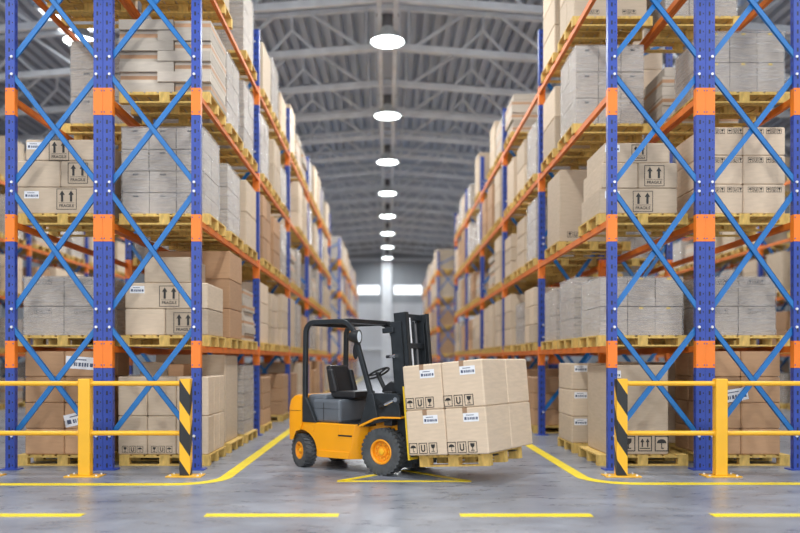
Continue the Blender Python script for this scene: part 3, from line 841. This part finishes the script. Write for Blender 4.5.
# ---------------------------------------------------------------- barriers
def barrier_post():
    o = empty('barrier_post')
    build('post', MB().box(-.075, .075, -.06, .06, .012, 1.215, M['gold']), o, bevel=.012)
    build('base_plate', MB().box(-.22, .22, -.14, .12, 0, .014, M['gold']), o, bevel=.003)
    for sx in (-1, 1):
        for sy in (-.1, .08): build('anchor_bolt', MB().lathe([(.016, .014), (.016, .024), (.009, .030)], (sx * .17, sy, 0), 'z', M['bolt'], 8), o)
    return o
def striped_mat():
    m, nt, N, L, b = new_mat('black and yellow hazard stripes')
    tc = N.new('ShaderNodeTexCoord'); sp = N.new('ShaderNodeSeparateXYZ'); L.new(tc.outputs['Object'], sp.inputs[0])
    def mth(op, a_, v=0.):
        n = N.new('ShaderNodeMath'); n.operation = op
        for i, x in enumerate((a_, v)):
            if isinstance(x, (int, float)): n.inputs[i].default_value = x
            else: L.new(x, n.inputs[i])
        return n.outputs[0]
    t = mth('ADD', sp.outputs['Z'], mth('MULTIPLY', mth('SUBTRACT', sp.outputs['X'], mth('MULTIPLY', sp.outputs['Y'], 1.)), 1.5))
    f = mth('LESS_THAN', mth('FRACT', mth('DIVIDE', mth('ADD', t, .29), .50)), .47)
    mx = N.new('ShaderNodeMix'); mx.data_type = 'RGBA'; L.new(f, mx.inputs[0])
    mx.inputs[6].default_value = (.012, .012, .013, 1); mx.inputs[7].default_value = (.9, .48, .02, 1)
    L.new(mx.outputs[2], b.inputs['Base Color']); b.inputs['Roughness'].default_value = .4
    return m
M['stripes'] = striped_mat()
def end_post():
    o = empty('hazard_post')
    build('post', MB().box(-.066, .066, -.066, .066, .012, 1.215, M['stripes']), o, bevel=.006)
    build('base_plate', MB().box(-.22, .22, -.14, .12, 0, .014, M['gold']), o, bevel=.003)
    for sx in (-1, 1):
        for sy in (-.1, .08): build('anchor_bolt', MB().lathe([(.016, .014), (.016, .024), (.009, .030)], (sx * .17, sy, 0), 'z', M['bolt'], 8), o)
    return o
YBAR = 9.86
bp = barrier_post(); bp.location = (-3.77, YBAR, 0); tag(bp, 'yellow square barrier post in front of the tail-side double blue posts', 'barrier', 'yellow barrier posts')
b2_ = copy_tree(bp, None, (4.151, YBAR, 0)); tag(b2_, 'yellow square barrier post in front of the load-side double blue posts', 'barrier', 'yellow barrier posts')
b3_ = copy_tree(bp, None, (-5.03, YBAR, 0)); tag(b3_, 'yellow barrier post at the photo edge, only its foot plate showing', 'barrier', 'yellow barrier posts')
ep = end_post(); ep.location = (-2.516, YBAR, 0); tag(ep, 'black and yellow striped end post at the tail-side rack corner', 'barrier', 'striped end posts')
e2 = copy_tree(ep, None, (2.913, YBAR, 0)); tag(e2, 'black and yellow striped end post at the load-side rack corner', 'barrier', 'striped end posts')
def rail(x0, x1, z, label):
    mb = MB().tube([(x0 + .001, 0, 0), (x1 - .001, 0, 0)], .062, .062, M['gold'], 14)
    for x in (x0, x1): mb.lathe([(.045, .001), (.045, .012)] if x == x0 else [(.045, -.012), (.045, -.001)], (x, 0, 0), 'x', M['gold'], 14)
    tag(build('guard_rail', mb, loc=(0, YBAR, z), smooth=True), label, 'barrier', 'yellow barrier rails')
for z, nm in ((1.155, 'upper'), (.535, 'lower')):
    rail(-4.954, -3.846, z, 'yellow tubular barrier rail, %s, running off the photo beside tail-side racks' % nm)
    rail(-3.694, -2.583, z, 'yellow tubular barrier rail, %s, between yellow and striped posts, tail side' % nm)
    rail(2.980, 4.075, z, 'yellow tubular barrier rail, %s, between striped and yellow posts, load side' % nm)
    rail(4.227, 5.45, z, 'yellow tubular barrier rail, %s, running off the photo beside load-side racks' % nm)

# ---------------------------------------------------------------- forklift
TH = math.radians(-33.4)
FK = empty('forklift', (.185, 10.31, 0), (0, 0, TH))
tag(FK, 'yellow-orange forklift truck with black overhead guard carrying boxes in the aisle', 'forklift')
def wheel(r, w, rimr, nl, side):
    """axis y, outer side towards side"""
    o = bpy.data.objects.new('wheel', None)
    t = MB(); w2 = w / 2
    prof = [(rimr, -w2 * .86), (rimr + .02, -w2 * .95), (r - .05, -w2), (r - .018, -w2 * .93), (r - .012, -w2 * .6), (r - .012, w2 * .6), (r - .018, w2 * .93), (r - .05, w2), (rimr + .02, w2 * .95), (rimr, w2 * .86), (rimr - .01, w2 * .5), (rimr - .01, -w2 * .5)]
    prof.append(prof[0])
    t.lathe(prof, (0, 0, 0), 'y', M['rubber'], 56, False)
    for i in range(nl):
        for s_ in (-1, 1):
            T = Matrix.Rotation(2 * PI * (i + (.5 if s_ > 0 else 0)) / nl, 4, 'Y')
            a_ = .010 * (r / .295) + .006
            T2 = T @ Matrix.Translation((0, s_ * w2 * .52, r - .02)) @ Matrix.Rotation(s_ * .35, 4, 'Z')
            t.box(-a_, a_, -w2 * .48, w2 * .48, 0, .02, M['rubber'], T2)
            T3 = T @ Matrix.Translation((0, s_ * (w2 * .93), r - .055))
            t.box(-a_, a_, -w2 * .08, w2 * .07, 0, .045, M['rubber'], T3)
    rm = MB(); q = side
    rm.lathe([(rimr + .004, q * w2 * .9), (rimr - .012, q * w2 * .95), (rimr - .022, q * w2 * .86), (rimr - .03, q * w2 * .45), (rimr * .45, q * w2 * .38), (rimr * .42, q * w2 * .62), (.0001, q * w2 * .66)], (0, 0, 0), 'y', M['rim'], 40, False)
    hub = MB(); 
    for i in range(10):
        a_ = 2 * PI * i / 10; hub.lathe([(.011, q * w2 * .38), (.011, q * w2 * .58), (.006, q * w2 * .60)], (rimr * .60 * math.cos(a_), 0, rimr * .60 * math.sin(a_)), 'y', M['gold'], 8)
    hub.lathe([(rimr * .26, q * w2 * .6), (rimr * .24, q * w2 * .84), (rimr * .12, q * w2 * .9)], (0, 0, 0), 'y', M['gold'], 18)
    holes = MB()
    for i in range(10):
        a_ = 2 * PI * (i + .5) / 10; holes.lathe([(.012, q * w2 * .36), (.012, q * w2 * .43)], (rimr * .76 * math.cos(a_), 0, rimr * .76 * math.sin(a_)), 'y', M['black'], 10)
    return t, rm, hub, holes
def add_wheel(x, y, r, w, rimr, nl, side, steer=0):
    t, rm, hub, holes = wheel(r, w, rimr, nl, side)
    o = build('wheel', t, FK, (x, y, r + .001), (0, 0, steer), smooth=True)
    build('rim', rm, o, smooth=True); build('hub', hub, o, smooth=True); build('rim_hole_ring', holes, o)
add_wheel(0, -.39, .295, .22, .155, 30, -1); add_wheel(0, .39, .295, .22, .155, 30, 1)
ST = math.radians(-24)
add_wheel(-1.328, -.375, .226, .17, .115, 24, -1, ST); add_wheel(-1.328, .375, .226, .17, .115, 24, 1, ST)
# chassis side profile with the rear wheel arch
arch = [(-1.328 + .285 * math.cos(a_), .226 + .285 * math.sin(a_)) for a_ in [math.radians(x) for x in range(-8, 93, 10)]]
prof = [(-.50, .165), (-.40, .617), (-1.33, .617)] + [(-1.33, .511)] + arch[::-1][1:] + [(-1.04, .165)]
build('chassis', MB().prism(prof, -.47, -.30, M['truck']).prism(prof, .30, .47, M['truck']).prism([(-.44, .17), (-.33, .61), (-1.02, .61), (-1.02, .17)], -.30, .30, M['black']), FK, bevel=.012)
for s_ in (-1, 1):
    q = [(-.50, .47, .165), (-.40, .47, .617), (-.27, .34, .65), (-.37, .34, .165)]; mb = MB(); k = mb.mi(M['truck'])
    mb.v = [(x, s_ * y, z) for x, y, z in q] + [(x - .03, s_ * (y - .03), z) for x, y, z in q]
    mb.f = [(0, 1, 2, 3), (4, 7, 6, 5), (0, 4, 5, 1), (1, 5, 6, 2), (2, 6, 7, 3), (3, 7, 4, 0)]; mb.m = [k] * 6
    build('wheel_well_panel', mb, FK)
# lower edge ledge of the side panel and the step recess
build('side_skirt', MB().prism([(-.51, .165), (-.49, .255), (-1.02, .255), (-1.00, .165)], -.482, -.465, M['truck']).prism([(-.51, .165), (-.49, .255), (-1.02, .255), (-1.00, .165)], .465, .482, M['truck']), FK, bevel=.004)
build('step', MB().box(-.68, -.46, -.476, -.466, .455, .475, M['black']).box(-.68, -.655, -.474, -.466, .475, .60, M['truck']).box(-.70, -.44, -.474, -.47, .44, .455, M['truck']), FK)
build('fuel_flap', MB().lathe([(.045, -.474), (.043, -.477), (.02, -.478)], (-1.12, 0, .535), 'y', M['truck'], 20), FK, smooth=True)
# counterweight with rounded plan and rounded top
def counterweight():
    mb = MB(); k = mb.mi(M['truck'])
    side = [(-1.30, .512), (-1.42, .49), (-1.50, .38), (-1.545, .37), (-1.555, .60), (-1.55, .80), (-1.52, .90), (-1.45, .965), (-1.36, .985), (-1.27, .975), (-1.27, .60)]
    ys = [-.5, -.49, -.44, -.35, 0, .35, .44, .49, .5]; n = len(side)
    for y in ys:
        e = 0 if abs(y) <= .35 else {.44: .02, .49: .06, .5: .10}[abs(y)]
        ez = 0 if abs(y) <= .44 else {.49: .012, .5: .03}[abs(y)]
        for x, z in side:
            xx = x + e * max(0, (-1.30 - x) / .25); zz = z - ez * (1 if z > .9 else 0)
            mb.v.append((xx, y, zz))
    for q in range(len(ys) - 1):
        for j in range(n): mb.f.append((q * n + j, q * n + (j + 1) % n, (q + 1) * n + (j + 1) % n, (q + 1) * n + j)); mb.m.append(k)
    mb.f.append(tuple(range(n))); mb.m.append(k); mb.f.append(tuple((len(ys) - 1) * n + j for j in reversed(range(n)))); mb.m.append(k)
    return mb
cwt = build('counterweight', counterweight(), FK, smooth=True)
build('panel_seam', MB().box(-1.54, -1.28, -.503, -.4985, .765, .770, M['black']), cwt)
# hood
def rbox(x0, x1, y0, y1, z0, z1, mat): return MB().box(x0, x1, y0, y1, z0, z1, mat)
hd = build('engine_hood', rbox(-1.16, -.69, -.41, .41, .617, .925, M['hood']), FK, bevel=.035)
build('hood_rear_cover', rbox(-1.265, -.95, -.38, .38, .617, .985, M['hood']), FK, bevel=.04)
build('hood_seam', MB().box(-.97, -.962, -.413, .413, .64, .88, M['black']).box(-1.14, -.70, -.4125, -.41, .80, .804, M['black']), hd)
build('floor_plate', MB().box(-.69, -.2, -.45, .45, .60, .625, M['black']), FK)
# seat
st = build('seat', MB().box(-.98, -.58, -.24, .24, .945, 1.03, M['seat']).box(-1.0, -.62, -.2, .2, .92, .95, M['black']), FK, bevel=.03)
bk = MB().prism([(-1.03, 1.0), (-.92, 1.0), (-1.01, 1.38), (-1.10, 1.37)], -.21, .21, M['seat'])
build('backrest', bk, st, bevel=.03)
for s_ in (-1, 1): build('side_bolster', MB().prism([(-.98, 1.00), (-.87, 1.02), (-.96, 1.32), (-1.05, 1.32)], s_ * .215 - .035, s_ * .215 + .035, M['seat']), st, bevel=.02)
# cowl and dashboard
cw = build('front_cowl', MB().prism([(-.20, .62), (.27, .73), (.23, 1.03), (-.16, 1.03), (-.20, .95)], -.455, -.42, M['rail']).prism([(-.20, .62), (.27, .73), (.23, 1.03), (-.16, 1.03), (-.20, .95)], .42, .455, M['rail']).prism([(.0, .62), (.12, .62), (.12, 1.05), (.0, 1.05)], -.42, .42, M['black']), FK, bevel=.008)
build('dashboard', MB().prism([(-.12, 1.03), (.12, 1.03), (.12, 1.16), (.02, 1.18), (-.10, 1.10)], -.30, .34, M['black']), FK, bevel=.015)
# steering wheel and column
sw = MB(); n = 28; Ts = Matrix.Translation((-.37, 0, 1.27)) @ Matrix.Rotation(math.radians(-28), 4, 'Y')
for i in range(n + 1): pass
pts = [tuple(Ts @ Vector((.155 * math.cos(2 * PI * i / n), .155 * math.sin(2 * PI * i / n), 0))) for i in range(n + 1)]
sw.tube(pts, .028, .028, M['black'], 8, up=Ts.to_3x3() @ Vector((0, 0, 1)))
for a_ in (0, 2.1, 4.2):
    p = Ts @ Vector((.15 * math.cos(a_), .15 * math.sin(a_), 0)); c = Ts @ Vector((0, 0, -.01)); sw.tube([tuple(c), tuple(p)], .03, .014, M['black'])
cc = Ts @ Vector((0, 0, 0)); sw.lathe([(.04, -.02), (.04, .012), (.02, .02)], tuple(cc), 'z', M['black'], 16)
so = build('steering_wheel', sw, FK, smooth=True)
build('steering_column', MB().tube([(-.37, 0, 1.25), (-.22, 0, .98), (-.12, 0, .66)], .06, .06, M['black'], 12), FK, smooth=True)
build('control_lever', MB().tube([(-.08, .1, 1.12), (-.14, .1, 1.24)], .012, .012, M['black'], 8).tube([(-.08, .16, 1.12), (-.14, .16, 1.24)], .012, .012, M['black'], 8), FK)
# overhead guard: one hoop each side
def hoop():
    p = [(-1.245, .62), (-1.245, 1.2), (-1.235, 1.74)]
    p += [(-1.09 + .145 * math.cos(math.radians(t)), 1.80 + .15 * math.sin(math.radians(t))) for t in range(170, 89, -16)]
    p += [(-.68, 1.955)]
    p += [(-.62, 1.952), (-.555, 1.93), (-.50, 1.895), (-.455, 1.84), (-.42, 1.76)]
    p += [(-.19, 1.07), (-.15, .95), (-.13, .72)]
    return p
for s_ in (-1, 1):
    g = build('guard_hoop', MB().tube([(x, s_ * .455, z) for x, z in hoop()], .055, .06, M['rail']), FK, bevel=.008)
    build('guard_foot', MB().prism([(-1.30, .617), (-1.30, .72), (-1.27, .95), (-1.215, .95), (-1.13, .80), (-1.04, .617)], s_ * .455 - .03, s_ * .455 + .03, M['rail']), g, bevel=.008)
    build('guard_foot', MB().prism([(-.33, .62), (-.05, .72), (-.12, 1.03), (-.21, 1.03), (-.25, .85)], s_ * .455 - .035, s_ * .455 + .02, M['rail']), g, bevel=.008)
rf = MB()
for x in (-1.06, -.97, -.88, -.79, -.70): rf.box(x - .017, x + .017, -.43, .43, 1.94, 1.975, M['black'])
rf.box(-.62, -.50, -.455, .50, 1.93, 1.985, M['black']).box(-1.15, -1.10, -.43, .43, 1.90, 1.96, M['black'])
rf.box(-.55, -.30, .40, .47, 1.93, 1.975, M['black'])
build('roof_grille', rf, FK, bevel=.004)
# headlight and mirror
hl = MB(); hl.lathe([(.02, -.11), (.055, -.09), (.080, -.03), (.090, .02), (.090, .045), (.076, .046), (.074, .03)], (0, 0, 0), 'x', M['black'], 20)
h_ = build('headlight', hl, FK, (-.37, -.50, 1.745), (0, 0, .22), smooth=True)
build('lamp_lens', MB().lathe([(.076, .030), (.070, .042), (.045, .046)], (0, 0, 0), 'x', M['lens'], 20), h_, smooth=True)
build('lamp_bracket', MB().box(-.04, -.01, .0, .06, -.02, .02, M['black']), h_)
build('mirror', MB().lathe([(.045, -.01), (.055, 0), (.045, .018)], (0, 0, 0), 'y', M['black'], 20), FK, (-.425, -.44, 1.56), (0, math.radians(0), 0), smooth=True).scale = (.75, 1, 1.9)
# fenders over the front wheels
for s_ in (-1, 1):
    ya, yb = (-.50, -.27) if s_ < 0 else (.27, .50)
    fd = MB().prism([(-.34, .612), (-.10, .715), (.0, .737), (.30, .742), (.30, .722), (.01, .715), (-.09, .692), (-.325, .587)], ya, yb, M['truck'])
    yi = -.30 if s_ < 0 else .27
    fd.prism([(-.44, .17), (-.325, .59), (-.09, .692), (.01, .715), (.16, .715), (.16, .55), (-.1, .17)], yi, yi + .03, M['truck'])
    build('fender', fd, FK, bevel=.004)
build('front_axle', MB().box(-.1, .18, -.27, .27, .16, .62, M['black']).tube([(0, -.3, .295), (0, .3, .295)], .12, .12, M['black'], 12), FK)
build('rear_axle', MB().tube([(-1.328, -.3, .226), (-1.328, .3, .226)], .09, .09, M['black'], 12).box(-1.4, -1.05, -.22, .22, .17, .5, M['black']), FK)
# mast, tilted back
TILT = math.radians(-5)
MS = empty('mast', (.30, 0, .15), (0, TILT, 0), FK)
def channel(x0, x1, y0, z0, z1, s_, mat=M['rail']):
    """C section open towards the middle"""
    mb = MB(); y1 = y0 + s_ * .075; t = .016; lo, hi = sorted((y0, y0 + s_ * t))
    mb.box(x0, x1, lo, hi, z0, z1, mat)
    lo, hi = sorted((y0, y1)); mb.box(x0, x0 + t, lo, hi, z0, z1, mat).box(x1 - t, x1, lo, hi, z0, z1, mat)
    return mb
for s_ in (-1, 1):
    build('outer_rail', channel(-.13, .045, s_ * .31, -.05, 1.79, -s_), MS, bevel=.004)
    build('inner_rail', channel(-.075, .105, s_ * .29, .0, 1.905, -s_), MS, bevel=.004)
    build('lift_cylinder', MB().tube([(-.09, s_ * .2, 0), (-.09, s_ * .2, 1.1)], .06, .06, M['black'], 14).tube([(-.09, s_ * .2, 1.1), (-.09, s_ * .2, 1.82)], .035, .035, M['rail'], 12), MS, smooth=True)
    build('chain', MB().tube([(.0, s_ * .10, .4), (.0, s_ * .10, 1.78)], .03, .012, M['cable']), MS)
for q in ((-.12, -.08, 1.70, 1.78), (-.12, -.08, .0, .12), (-.12, -.08, .62, .70), (-.05, .0, 1.82, 1.90), (-.03, .02, 1.45, 1.52)): build('cross_member', MB().box(q[0], q[1], -.28, .28, q[2], q[3], M['rail']), MS, bevel=.004)
build('guard_stay', MB().box(-.22, -.06, -.36, -.30, 1.66, 1.725, M['rail']), MS, bevel=.006)
build('grab_pin', MB().tube([(-.19, -.345, 1.36), (-.14, -.345, 1.36)], .04, .04, M['black'], 10).tube([(-.14, -.345, 1.36), (-.06, -.345, 1.365)], .03, .03, M['chrome'], 10).box(-.09, -.06, -.35, -.29, 1.34, 1.38, M['chrome']), MS)
build('hose', MB().tube([(.0, .02, 1.85), (.0, .0, 1.4), (.01, .02, .9), (0, .0, .5)], .022, .022, M['black'], 8).tube([(.0, -.03, 1.85), (.01, -.04, 1.3), (.0, -.03, .6)], .022, .022, M['paper'], 8), MS, smooth=True)
cr = MB().box(.105, .145, -.44, .44, .13, .22, M['black']).box(.105, .145, -.44, .44, .50, .59, M['black']).box(.105, .14, -.30, -.24, .1, .62, M['black']).box(.105, .14, .24, .30, .1, .62, M['black'])
build('carriage', cr, MS, bevel=.004)
lb = MB()
for y in (-.50, -.25, 0, .25, .50): lb.box(.12, .148, y - .013, y + .013, .08 if abs(y) > .4 else .55, .94, M['liftyellow'])
lb.box(.12, .148, -.513, .513, .935, .965, M['liftyellow']).box(.12, .148, -.513, .513, .06, .09, M['liftyellow'])
build('load_backrest', lb, MS, bevel=.003)
for y in (-.26, .26): build('fork', MB().box(.149, .182, y - .055, y + .055, .06, .62, M['black']).prism([(.149, .06), (1.20, .077), (1.20, .087), (.149, .100)], y - .055, y + .055, M['black']), MS, bevel=.003)
# tilt cylinder
def fk_part(name, mb, **k): return build(name, mb, FK, **k)
tc_ = fk_part('tilt_cylinder', MB().tube([(-.02, -.475, .86), (.05, -.475, .885)], .055, .055, M['black'], 12).tube([(.03, -.475, .88), (.17, -.45, .945)], .042, .042, M['chrome'], 12).lathe([(.06, -.47), (.06, -.42), (.05, -.41)], (.215, 0, .955), 'y', M['rail'], 18).lathe([(.03, -.49), (.03, -.47)], (.215, 0, .955), 'y', M['chrome'], 12), smooth=True)
build('cylinder_pocket', MB().lathe([(.055, -.458), (.055, -.455)], (-.07, 0, .90), 'y', M['black'], 16).lathe([(.055, -.458), (.055, -.455)], (-.03, 0, .83), 'y', M['black'], 16), FK)

# carried pallet and boxes (rest on the forks, so they share their tilt)
bpy.context.view_layer.update()
MW = MS.matrix_world.copy()
def carried(name, me, loc, label, cat, group=None):
    o = link(name, me); o.matrix_world = MW @ Matrix.Translation(loc); tag(o, label, cat, group); return o
LPW, LPD = .94, .93
pm_ = pallet_mb(LPW, LPD, .15).mesh('wooden_pallet')
T90 = Matrix.Rotation(PI / 2, 4, 'Z')
zf = -.028
o = link('wooden_pallet', pm_); o.matrix_world = MW @ Matrix.Translation((.255 + LPW / 2, 0, zf))
tag(o, 'yellowish wooden pallet lifted on the forklift forks', 'pallet')
BL, BW_, BH = .54, .635, .543
zb = zf + .152
xs = .188 + BL / 2
for i in range(2):
    for j in range(2):
        for k in range(2):
            if i == 0 and j == 1: continue
            # local y negative is the near side
            me = box_mesh(BL - .006, BW_ - .006, BH - .003, 'tan')
            lab = 'tan box on the raised forklift pallet, %s tier, %s' % (('lower', 'upper')[k], ('next to the mast', 'near front corner')[i] if j == 0 else 'rear column at the load end')
            o = carried('cardboard_box', me, (xs + i * BL, (-.60 + BW_ / 2) + j * BW_, zb + k * BH), lab, 'cardboard box', 'boxes carried by the forklift')
            if j == 0:
                d = BW_ - .006
                deco(o, (('icons', -.055 if i == 0 else -.07, .085, 0), ('sticker', .075, .425, 0)), BL, d)
                build('tape', MB().box(-.03, .03, -d / 2 - .001, -d / 2 + .001, BH - .075, BH - .003, M['tape']).box(-.03, .03, -d / 2, d / 2, BH - .004, BH - .0015, M['tape']), o)

# ---------------------------------------------------------------- light, world, camera
w = bpy.data.worlds.new('daylight outside'); sc.world = w; w.use_nodes = True
bg = w.node_tree.nodes['Background']; bg.inputs[0].default_value = (.97, .98, 1.0, 1); bg.inputs[1].default_value = 2.25
cam = bpy.data.cameras.new('camera'); co = bpy.data.objects.new('camera', cam); col.objects.link(co); sc.camera = co
co.location = (0, 0, H); co.rotation_euler = (PI / 2, 0, 0)
cam.sensor_width = 36; cam.lens = 790 / 800 * 36; cam.shift_x = 12.5 / 800; cam.shift_y = 93 / 800
cam.clip_end = 200; cam.dof.use_dof = True; cam.dof.focus_distance = 9.9; cam.dof.aperture_fstop = .52
vs_ = sc.view_settings; vs_.view_transform = 'Standard'; vs_.look = 'None'; vs_.gamma = 1; vs_.exposure = 0.0; vs_.use_curve_mapping = False
sc.cycles.max_bounces = 8; sc.cycles.diffuse_bounces = 4; sc.cycles.transparent_max_bounces = 12
